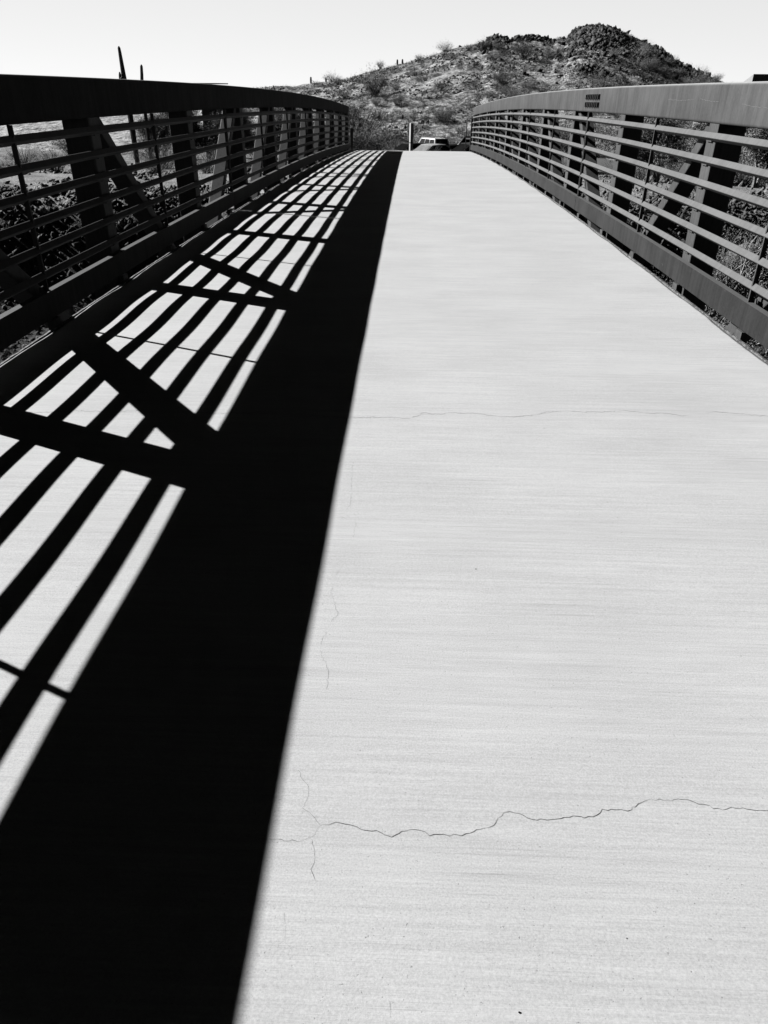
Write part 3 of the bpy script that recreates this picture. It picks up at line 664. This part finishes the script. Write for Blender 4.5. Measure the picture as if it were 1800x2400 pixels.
for bnd in range(5):
    bs = sorted(rng.uniform(-.13, .34, 11))
    for i, b in enumerate(bs):
        y = 80 + 69 * (bnd + rng.uniform(.15, .9)) / 5; hs(b, y, rng.uniform(.8, 2.1), 'small shrub on the hillside, %s in its %s band' % (ORD[i], BAND[bnd]), G1, dark=rng.uniform() < .4)
G2 = 'wispy shrubs on the right shoulder of the hill'
for i, b in enumerate(sorted(rng.uniform(.26, .36, 15))):
    y = rng.uniform(120, 149); hs(b, y, rng.uniform(1.2, 2.0), 'wispy pale shrub on the right shoulder of the hill, ' + ORD[i], G2, i=int(rng.integers(6)))
# thicket at the foot of the hill, left of the cars
G3 = 'pale bushes in the thicket left of the parked cars'
for _n, (b, y, h) in enumerate(sorted([(-.105, 82, 3.2), (-.088, 80, 3.6), (-.075, 83, 3.4), (-.06, 80, 2.6), (-.05, 81, 3.2), (-.038, 80, 2.4), (-.12, 84, 3.0), (-.135, 82, 3.4), (-.15, 85, 3.2), (-.07, 79.5, 2.0), (-.095, 79.5, 1.6)], key=lambda q: q[0])):
    shrub(b * y, y, h, 'pale feathery bush in the thicket left of the parked cars, ' + ORD[_n], G3, lambda x, y: max(hill_z(x, y), ground_z(x, y)), wide=1.1)
G4 = 'bushes behind the right end of the car row'
for _n, (b, y, h) in enumerate(sorted([(.085, 82, 3.0), (.1, 84, 3.4), (.115, 82, 3.0), (.135, 83, 3.6), (.16, 82, 3.4), (.19, 84, 3.8), (.22, 82, 3.6)], key=lambda q: q[0])):
    shrub(b * y, y, h, 'bush behind the right end of the car row, ' + ORD[_n], G4, lambda x, y: max(hill_z(x, y), ground_z(x, y)))
# sandy flat, left: bushes seen between the left rails
G5 = 'bushes on the sandy flat seen through the left railing'
for _n, (x, y, h) in enumerate(sorted([(-19.5, 43, 1.7), (-24, 44, 1.5), (-21.6, 52, 1.8), (-27, 55, 2.0), (-17.5, 56, 2.2), (-15.5, 48, 1.5), (-25, 48.5, 1.3), (-30, 50, 2.0), (-13, 52, 2.4), (-11.5, 45, 1.8), (-9.5, 50, 2.0), (-20, 62, 2.6), (-28, 66, 2.6)], key=lambda q: q[0] / q[1])):
    shrub(x, y, h, 'creosote bush on the flat beyond the left railing, ' + ORD[_n], G5)
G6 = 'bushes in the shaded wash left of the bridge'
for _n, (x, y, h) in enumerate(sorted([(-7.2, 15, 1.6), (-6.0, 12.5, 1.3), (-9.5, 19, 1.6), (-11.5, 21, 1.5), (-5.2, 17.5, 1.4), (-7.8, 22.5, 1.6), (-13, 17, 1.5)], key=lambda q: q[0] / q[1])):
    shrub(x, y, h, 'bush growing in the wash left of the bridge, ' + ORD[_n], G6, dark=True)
G7 = 'bushes beyond the right railing'
for _n, (x, y, h) in enumerate(sorted([(8.2, 22, 1.3), (11, 22, 1.4), (6.9, 15, 1.0), (12.5, 34, 1.6), (15.5, 37, 1.8), (18, 41, 2.2), (13, 45, 2.0), (21, 47, 2.4), (10.5, 40, 1.5), (9, 47, 2.0), (17, 52, 2.6), (24, 52, 2.8)], key=lambda q: q[0] / q[1])):
    shrub(x, y, h, 'desert bush seen through the right railing, ' + ORD[_n], G7, dark=h < 1.7)

def tree(x, y, h, lab, seed, pale=False, leafy=1.0, zf=ground_z, lean=(0, 0), grp=None, dark=False):
    """multi-stem desert tree: tapered trunk and limbs, thin twigs, leaf crown"""
    r = random.Random(seed); root = empty('desert_tree', (x, y, zf(x, y) - .05)); tag(root, lab, 'tree', grp)
    mb = MB(); tips = []
    def grow(p, d, L, rad, lev):
        pts = [p]; q = p.copy(); dd = d.copy(); n = 4
        for i in range(n):
            dd = (dd + Vector((r.gauss(0, .16), r.gauss(0, .16), r.gauss(.04, .08)))).normalized(); q = q + dd * L / n; pts.append(q.copy())
            if lev >= 2: tips.append((q.copy(), lev))
        mb.tube(pts, [rad * (1 - .5 * i / n) for i in range(n + 1)], 6 if lev < 2 else 4)
        if lev < 4:
            for c in range(r.choice((2, 3, 3)) if lev else 4):
                i = r.randint(1, n) if lev else r.randint(1, n); a = r.uniform(0, 6.28); tilt = r.uniform(.4, .95)
                o_ = dd.orthogonal().normalized(); o_.rotate(Matrix.Rotation(a, 3, dd)); nd = (dd * math.cos(tilt) + o_ * math.sin(tilt) + Vector((0, 0, .15))).normalized()
                grow(pts[i], nd, L * r.uniform(.6, .8), rad * .55, lev + 1)
    for s_ in range(r.choice((2, 3))):
        grow(Vector((r.uniform(-.1, .1), r.uniform(-.1, .1), 0)), Vector((r.uniform(-.45, .45) + lean[0], r.uniform(-.35, .35) + lean[1], 1)).normalized(), h * .36, h * .022, 0)
    mb.build('trunk', M['palebark' if pale else 'bark'], root)
    nl = int(len(tips) * 40 * leafy)
    if nl:
        g = np.random.default_rng(seed); T = np.array([t[0][:] for t in tips]); c = T[g.integers(len(T), size=nl)] + g.normal(0, .045 * h, (nl, 3))
        a = g.normal(0, 1, (nl, 3)); a /= np.linalg.norm(a, axis=1)[:, None]; b = np.cross(a, g.normal(0, 1, (nl, 3))); b /= np.linalg.norm(b, axis=1)[:, None]; s = min(.006 * h, .013 if y < 30 else .03) * g.uniform(.6, 1.5, (nl, 1))
        V = np.stack([c - a * s * 2.2, c + a * s * 2.2, c + b * s * .8], 1).reshape(-1, 3); F = np.arange(nl * 3).reshape(-1, 3)
        link('crown', np_mesh('crown', V, F), M['leafd' if dark else 'leaf'], root)
    return root
tree(7.3, 17.0, 5.6, 'bare pale-limbed tree rising from the wash close beyond the right railing', 5, True, .18, lean=(-.1, 0))
tree(9.4, 21.5, 6.0, 'leafy pale-limbed tree behind the bare tree beyond the right railing', 6, True, .8)
tree(15.5, 36, 4.6, 'pale-trunked palo verde on the right flat above the boulders', 8, True, .9)
tree(12.0, 39, 4.4, 'slender forked tree on the right flat nearest the bridge', 9, True, .6)
tree(20.5, 41, 5.0, 'broad leafy tree at the right end of the flat', 10, False, 1.2)
tree(17.5, 47, 5.0, 'mesquite behind the palo verde on the right flat', 11, False, 1.2)
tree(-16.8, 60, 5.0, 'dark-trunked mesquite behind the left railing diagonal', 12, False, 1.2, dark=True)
tree(-12.8, 58, 4.6, 'grey mesquite beyond the second left railing panel', 13, False, 1.3)
tree(-22.5, 70, 5.0, 'leafy mesquite far left on the sandy flat', 14, False, 1.2)
tree(-9.6, 63, 4.6, 'mesquite between the left railing and the hill foot', 15, False, 1.3)
tree(8.2, 81, 4.6, 'bare-trunked tree with a crooked top behind the right end of the car row', 16, False, .5)

def saguaro(x, y, pts, rads, arms, lab, name='saguaro'):
    zb = ground_z(x, y); root = empty(name, (x, y, zb)); tag(root, lab, 'cactus')
    def ribbed(path, rr, nm):
        V = []; F = []; k = 24; pts_ = [Vector(p) for p in path]
        for i, p in enumerate(pts_):
            for j in range(k):
                a = 2 * math.pi * j / k; q = rr[i] * (1 + (.10 if j % 2 else -.06)); V.append((p.x + q * math.cos(a), p.y + q * math.sin(a), p.z))
        for i in range(len(pts_) - 1):
            for j in range(k): a = i * k + j; b = i * k + (j + 1) % k; F.append((a, b, b + k, a + k))
        F.append(tuple(range(k - 1, -1, -1))); F.append(tuple((len(pts_) - 1) * k + j for j in range(k))); link(nm, mesh(nm, V, F), M['cactus'], root)
    ribbed(pts, rads, 'stem')
    for ap, ar in arms:
        mb = MB(); mb.tube(ap, ar, 14); mb.build('arm', M['cactus'], root, True)
# main saguaro: tip at z = 3.7
zb = ground_z(-20.86, 60)
Ht = 3.70 - zb
saguaro(-20.86, 60, [(.06, 0, -.1), (.05, 0, Ht * .3), (.04, 0, Ht * .6), (0, 0, Ht * .8), (-.02, 0, Ht - .35), (-.03, 0, Ht - .12), (-.03, 0, Ht - .02)], [.16, .18, .18, .14, .10, .085, .03],
        [([(.0, 0, Ht * .5), (-.25, 0, Ht * .5), (-.34, 0, Ht * .56), (-.30, 0, Ht * .7), (-.26, 0, Ht - 1.75), (-.26, 0, Ht - 1.58)], [.10, .11, .11, .11, .09, .04]),
         ([(.0, 0, Ht * .45), (-.10, -.2, Ht * .47), (-.16, -.2, Ht * .56), (-.17, -.15, Ht - 2.0), (-.17, -.15, Ht - 1.9)], [.08, .09, .09, .08, .03])],
        'tall saguaro with short side arms showing above the left handrail')
zb2 = ground_z(-19.6, 60.5); H2 = 2.60 - zb2
saguaro(-19.62, 60.5, [(-.25, 0, -.1), (-.22, 0, H2 * .5), (-.16, 0, H2 * .8), (-.06, 0, H2 - .6), (-.01, 0, H2 - .12), (.0, 0, H2 - .01)], [.12, .12, .11, .10, .085, .03], [], 'shorter single-stem saguaro right of the tall one above the left handrail')
G8 = 'small saguaros on the hillside'
LAB8 = ['small dark cactus nub leftmost on the ridge line', 'smaller dark cactus nub second from left on the ridge', 'left one of two cactus nubs close together on the ridge', 'right one of two cactus nubs close together on the ridge', 'small dark cactus in mid-slope above the bollard', 'small dark cactus just below the one above the bollard']
for lab8, (b, y, h) in zip(LAB8, [(-.123, 150, 1.0), (-.105, 150, .6), (-.020, 150, .8), (-.014, 150, .7), (-.0125, 104, .5), (-.009, 97, .4)]):
    x = b * y; mb = MB(); mb.tube([(0, 0, -.1), (0, 0, h * .5), (0, 0, h * .93), (0, 0, h)], [.17, .2, .16, .05], 12); o = mb.build('saguaro', M['cactus'], None, True); o.scale = (.6 + .3 * h, .6 + .3 * h, 1)
    o.location = (x, y, hill_z(x, y)); tag(o, lab8, 'cactus', G8)

# ------------------------------------------------------------------ posts at the far end of the bridge
def bollard():
    z0 = approach(0, 31) - .1; root = empty('bollard', (.03, 31, z0), math.radians(24)); tag(root, 'pale square bollard standing in the middle of the path past the bridge end', 'bollard')
    bevel(MB().box(-.06, .06, -.06, .06, 0, .16 - z0).build('post', M['galv'], root), .006)
    MB().box(-.12, .12, -.12, .12, .0, .12).build('base_plate', M['galv'], root)
    MB().box(-.063, .063, -.063, .063, .42, .45).build('band', M['black'], root)
bollard()
def endpost():
    z0 = approach(0, 29.6) - .05; root = empty('rail_post', (-2.14, 29.6, z0)); tag(root, 'short black post with an angled cap at the left end of the bridge', 'post')
    MB().box(-.048, .048, -.048, .048, 0, .03 - z0).build('post', M['black'], root)
    h = .03 - z0; MB().hexa([(.03, -.04, h - .12), (.05, -.04, h - .12), (.05, .04, h - .12), (.03, .04, h - .12), (.03, -.04, h - .03), (.11, -.04, h - .03), (.11, .04, h - .03), (.03, .04, h - .03)]).build('cap_bracket', M['black'], root)
endpost()
def endframe():
    z0 = approach(0, 30.5) - .15; root = empty('approach_railing', (2.22, 30.2, z0)); tag(root, 'black railing frame beyond the right end of the bridge', 'railing')
    h = .42 - z0
    MB().box(-.0, .1, -.05, .05, 0, h).build('post', M['black'], root); MB().box(-.07, -.04, 1.5, 1.56, 0, h - .08).build('post', M['black'], root)
    MB().hexa([(.0, 0, h - .05), (.06, 0, h - .05), (-.02, 1.55, h - .13), (-.07, 1.55, h - .13), (.0, 0, h), (.06, 0, h), (-.02, 1.55, h - .08), (-.07, 1.55, h - .08)]).build('top_rail', M['black'], root)
    MB().hexa([(.01, 0, h - .75), (.05, 0, h - .75), (-.02, 1.55, h - .83), (-.06, 1.55, h - .83), (.01, 0, h - .7), (.05, 0, h - .7), (-.02, 1.55, h - .78), (-.06, 1.55, h - .78)]).build('mid_rail', M['black'], root)
endframe()

# ------------------------------------------------------------------ cars
def loft(secs, name, mat, parent, smooth=False, bev=0.03):
    """secs: list of rings (same length) of xyz"""
    V = []; F = []; k = len(secs[0])
    for s_ in secs: V += [tuple(p) for p in s_]
    for i in range(len(secs) - 1):
        for j in range(k): a = i * k + j; b = i * k + (j + 1) % k; F.append((a, b, b + k, a + k))
    F.append(tuple(range(k - 1, -1, -1))); F.append(tuple((len(secs) - 1) * k + j for j in range(k)))
    mb = MB(); mb.V = V; mb.F = F; o = mb.build(name, mat, parent); 
    if bev: bevel(o, bev, 3); o.data.polygons.foreach_set('use_smooth', [True] * len(o.data.polygons)); 
    return o
def car(name, lab, x, y, rz, paint, L=4.5, W=1.78, belt=.92, roof=1.45, cab=(-1.55, -1.0, .45, 1.15), hood=.78, boot=.85, wheel=.32, kind='sedan', cat='car', rack=False, spare=False):
    """front is -x ... cab = (rear base, rear roof, front roof, front base) measured towards the front (+x)"""
    z0 = lot_z(y) + .03; root = empty(name, (x, y, z0), rz); tag(root, lab, cat, 'cars parked in the lot beyond the bridge')
    hl = L / 2; hw = W / 2
    def ring(xx, w_, zlo, zhi, inn=.08): return [(xx, -w_, zlo), (xx, -w_ * 1.0, zhi * .55 + zlo * .45), (xx, -w_ + inn * .4, zhi - .10), (xx, -w_ + inn, zhi), (xx, w_ - inn, zhi), (xx, w_ - inn * .4, zhi - .10), (xx, w_, zhi * .55 + zlo * .45), (xx, w_, zlo)]
    body = loft([ring(-hl, hw * .86, .38, boot - .10), ring(-hl + .12, hw * .95, .26, boot), ring(cab[0], hw, .22, belt - .02), ring(0, hw, .22, belt), ring(cab[3], hw, .22, belt - .03), ring(hl - .35, hw * .95, .24, hood), ring(hl, hw * .82, .34, hood - .16)], 'body', M[paint], root, bev=.05)
    b0, r0, r1, b1 = cab; tw = hw - .20; bw = hw - .06
    def P4(xx, w_, z): return (xx, w_, z)
    rs = [(b0, bw, belt - .05), (r0, tw, roof - .02), ((r0 + r1) / 2, tw, roof), (r1, tw, roof - .03), (b1, bw, belt - .05)]
    V = []; 
    for (xx, w_, z) in rs: V += [(xx, -w_, z), (xx, w_, z)]
    F = [(0, 2, 3, 1), (2, 4, 5, 3), (4, 6, 7, 5), (6, 8, 9, 7), (0, 8, 6, 4, 2), (1, 3, 5, 7, 9), (0, 1, 9, 8)]
    mb = MB(); mb.V = V; mb.F = F; cabo = bevel(mb.build('cabin', M[paint], root), .05, 3); cabo.data.polygons.foreach_set('use_smooth', [True] * len(F))
    # glass set proud of the cabin
    def quad(nm, pts, off, mat='glass'):
        pts = [Vector(p) for p in pts]; n = (pts[1] - pts[0]).cross(pts[3] - pts[0]).normalized()
        c = sum(pts, Vector()) / 4
        if n.dot(Vector((c.x, c.y, c.z - .9)) - Vector((0, 0, 0))) < 0: n = -n
        m2 = MB(); m2.hexa([p - n * .01 for p in pts] + [p + n * off for p in pts]); return m2.build(nm, M[mat], root)
    def lerp(a, b, t): return tuple(a[i] + (b[i] - a[i]) * t for i in range(3))
    def panel(nm, bl, br, tr, tl, mx, mz, off=.012, mat='glass'):
        """inset quad of the four corners"""
        f = lambda u, v: lerp(lerp(bl, br, u), lerp(tl, tr, u), v)
        return quad(nm, [f(mx, mz), f(1 - mx, mz), f(1 - mx, 1 - mz), f(mx, 1 - mz)], off, mat)
    panel('windshield' , (b1, -bw, belt - .02), (b1, bw, belt - .02), (r1, tw, roof - .03), (r1, -tw, roof - .03), .06, .08, mat='screen' if paint == 'white' else 'glass')
    panel('rear_window', (b0, -bw, belt - .02), (b0, bw, belt - .02), (r0, tw, roof - .02), (r0, -tw, roof - .02), .1, .14)
    for s_ in (-1, 1):
        n_ = {'sedan': 2, 'suv': 3, 'pickup': 2}[kind]; zb = belt; zt = roof - .07; k_ = lambda xx: xx
        def sidep(xb, xt): return (xb, s_ * (bw), zb), (xt, s_ * (tw + .015), zt)
        lo = [b0 + .22 + (b1 - .30 - b0 - .22) * i / n_ for i in range(n_ + 1)]; hi = [r0 + .08 + (r1 - .06 - r0 - .08) * i / n_ for i in range(n_ + 1)]
        for i in range(n_):
            g = .035; panel('side_window', (lo[i] + g, s_ * bw, zb), (lo[i + 1] - g, s_ * bw, zb), (hi[i + 1] - g, s_ * (tw + .012), zt), (hi[i] + g, s_ * (tw + .012), zt), .02, .06)
        MB().box(b1 - .42, b1 - .27, s_ * (hw + .02), s_ * (hw + .17), belt - .02, belt + .13).build('mirror', M[paint], root)
        MB().hexa([(hl - .30, s_ * (hw - .36), .56), (hl - .02, s_ * (hw - .36), .54), (hl - .06, s_ * (hw - .13), .54), (hl - .32, s_ * (hw - .04), .56), (hl - .30, s_ * (hw - .36), .70), (hl - .02, s_ * (hw - .36), .64), (hl - .06, s_ * (hw - .13), .65), (hl - .32, s_ * (hw - .04), .72)]).build('headlight', M['lamp'], root)
        MB().box(-hl - .01, -hl + .12, s_ * (hw - .30), s_ * (hw - .10), boot - .26, boot - .10).build('tail_light', M['grey'], root)
        for wx in (-hl + .85, hl - .85):
            wl = MB(); wl.tube([(wx, s_ * (hw - .20), wheel), (wx, s_ * (hw + .015), wheel)], [wheel, wheel], 24); wo = wl.build('wheel', M['tyre'], root)
            MB().tube([(wx, s_ * (hw + .0), wheel), (wx, s_ * (hw + .025), wheel)], [wheel * .62, wheel * .58], 16).build('rim', M['rim'], wo)
    MB().box(-hl - .03, -hl + .10, -hw * .85, hw * .85, .34, .50).build('bumper', M['grey'], root)
    if rack:
        for s_ in (-1, 1): MB().tube([(r0 + .1, s_ * (tw - .08), roof - .02), (r0 + .2, s_ * (tw - .08), roof + .06), (r1 - .2, s_ * (tw - .08), roof + .06), (r1 - .1, s_ * (tw - .08), roof - .02)], [.015] * 4, 6).build('roof_rack', M['dark'], root)
    if spare: MB().tube([(-hl - .20, .1, .95), (-hl + .02, .1, .95)], [.33, .34], 24).build('spare_wheel', M['tyre'], root)
    return root
D = math.radians
# bearings (x/y): sedan .02.. ; front of each car points left
car('parked_suv', 'white four-door station wagon with roof rack parked side-on behind the silver sedan', 1.62, 74.5, D(124), 'white', 4.4, 1.78, 1.12, 1.76, (-2.1, -1.85, .35, .95), 1.05, 1.06, .35, 'suv', 'suv', True, True)
car('parked_car', 'silver sedan with sunlit windshield nearest the bridge in the row of cars', 1.42, 61.2, D(220), 'white', 4.5, 1.76, .94, 1.44, (-1.9, -1.0, .35, 1.25), .80, .95, .32, 'sedan', 'car')
car('parked_car', 'dark hatchback at the right end of the nearest cars with mirror showing', 4.1, 57.2, D(206), 'grey', 4.5, 1.80, 1.02, 1.62, (-2.0, -1.5, .3, 1.25), .88, 1.0, .33, 'suv', 'car')
car('parked_pickup', 'black pickup truck parked behind the dark hatchback on the right', 5.5, 77.0, D(172), 'dark', 5.4, 1.9, 1.20, 1.88, (-1.0, -.8, .5, 1.1), 1.12, 1.16, .38, 'pickup', 'pickup truck')
car('parked_car', 'dark grey car with bright headlight half hidden behind the pale bollard', -.15, 66.5, D(212), 'grey', 4.4, 1.75, .92, 1.42, (-1.8, -1.0, .3, 1.2), .78, .9, .32, 'sedan', 'car')
car('parked_car', 'low black car directly behind the white station wagon and the bollard', 1.5, 78.2, D(178), 'dark', 4.4, 1.8, 1.0, 1.42, (-2.0, -1.7, .7, 1.4), .9, 1.0, .33, 'suv', 'car')
car('parked_car', 'white car leftmost in the row with only its sunlit hood showing', .35, 71.3, D(184), 'white', 4.1, 1.70, .90, 1.22, (-1.7, -1.0, .2, 1.0), .80, .9, .31, 'sedan', 'car')

# ------------------------------------------------------------------ buildings whose roofs show above the handrails
def hut(name, lab, x0, x1, y0, y1, ztop, slope=0.0, fas=.28):
    zb = ground_z((x0 + x1) / 2, (y0 + y1) / 2) - .3; root = empty(name, ((x0 + x1) / 2, (y0 + y1) / 2, zb)); tag(root, lab, 'building')
    cx_, cy_ = (x1 - x0) / 2, (y1 - y0) / 2; h = ztop - zb
    MB().box(-cx_ + .4, cx_ - .4, -cy_ + .4, cy_ - .4, 0, h - fas - .2).build('wall', M['wall'], root)
    MB().hexa([(-cx_, -cy_, h - fas), (cx_, -cy_, h - fas), (cx_, cy_, h - fas - slope), (-cx_, cy_, h - fas - slope), (-cx_, -cy_, h), (cx_, -cy_, h), (cx_, cy_, h - slope), (-cx_, cy_, h - slope)]).build('roof', M['roofm'], root)
    MB().hexa([(-cx_ - .05, -cy_ - .02, h - fas - .02), (-cx_ - .003, -cy_ - .02, h - fas - .02), (-cx_ - .003, cy_, h - fas - slope - .02), (-cx_ - .05, cy_, h - fas - slope - .02), (-cx_ - .05, -cy_ - .02, h), (-cx_ - .003, -cy_ - .02, h), (-cx_ - .003, cy_, h - slope), (-cx_ - .05, cy_, h - slope)]).build('fascia', M['fascia'], root)
    d = MB().box(-.5, .5, -cy_ + .36, -cy_ + .41, .3, 2.4).build('door', M['roofm'], root)
    for xx in (-cx_ * .6, cx_ * .6):
        f = MB().box(xx - .5, xx + .5, -cy_ + .35, -cy_ + .41, 1.2, 2.2).build('window', M['fascia'], root); MB().box(xx - .44, xx + .44, -cy_ + .34, -cy_ + .348, 1.26, 2.14).build('pane', M['glass'], f)
    return root
hut('park_building', 'dark flat-roofed building whose eave shows above the right handrail', 23.7, 31, 59.5, 70, 2.28, 3.2, .62)
hut('park_building', 'low building whose thin roof edge shows above the left handrail', -18.55, -16.45, 70, 74, 1.50, 0, .08)
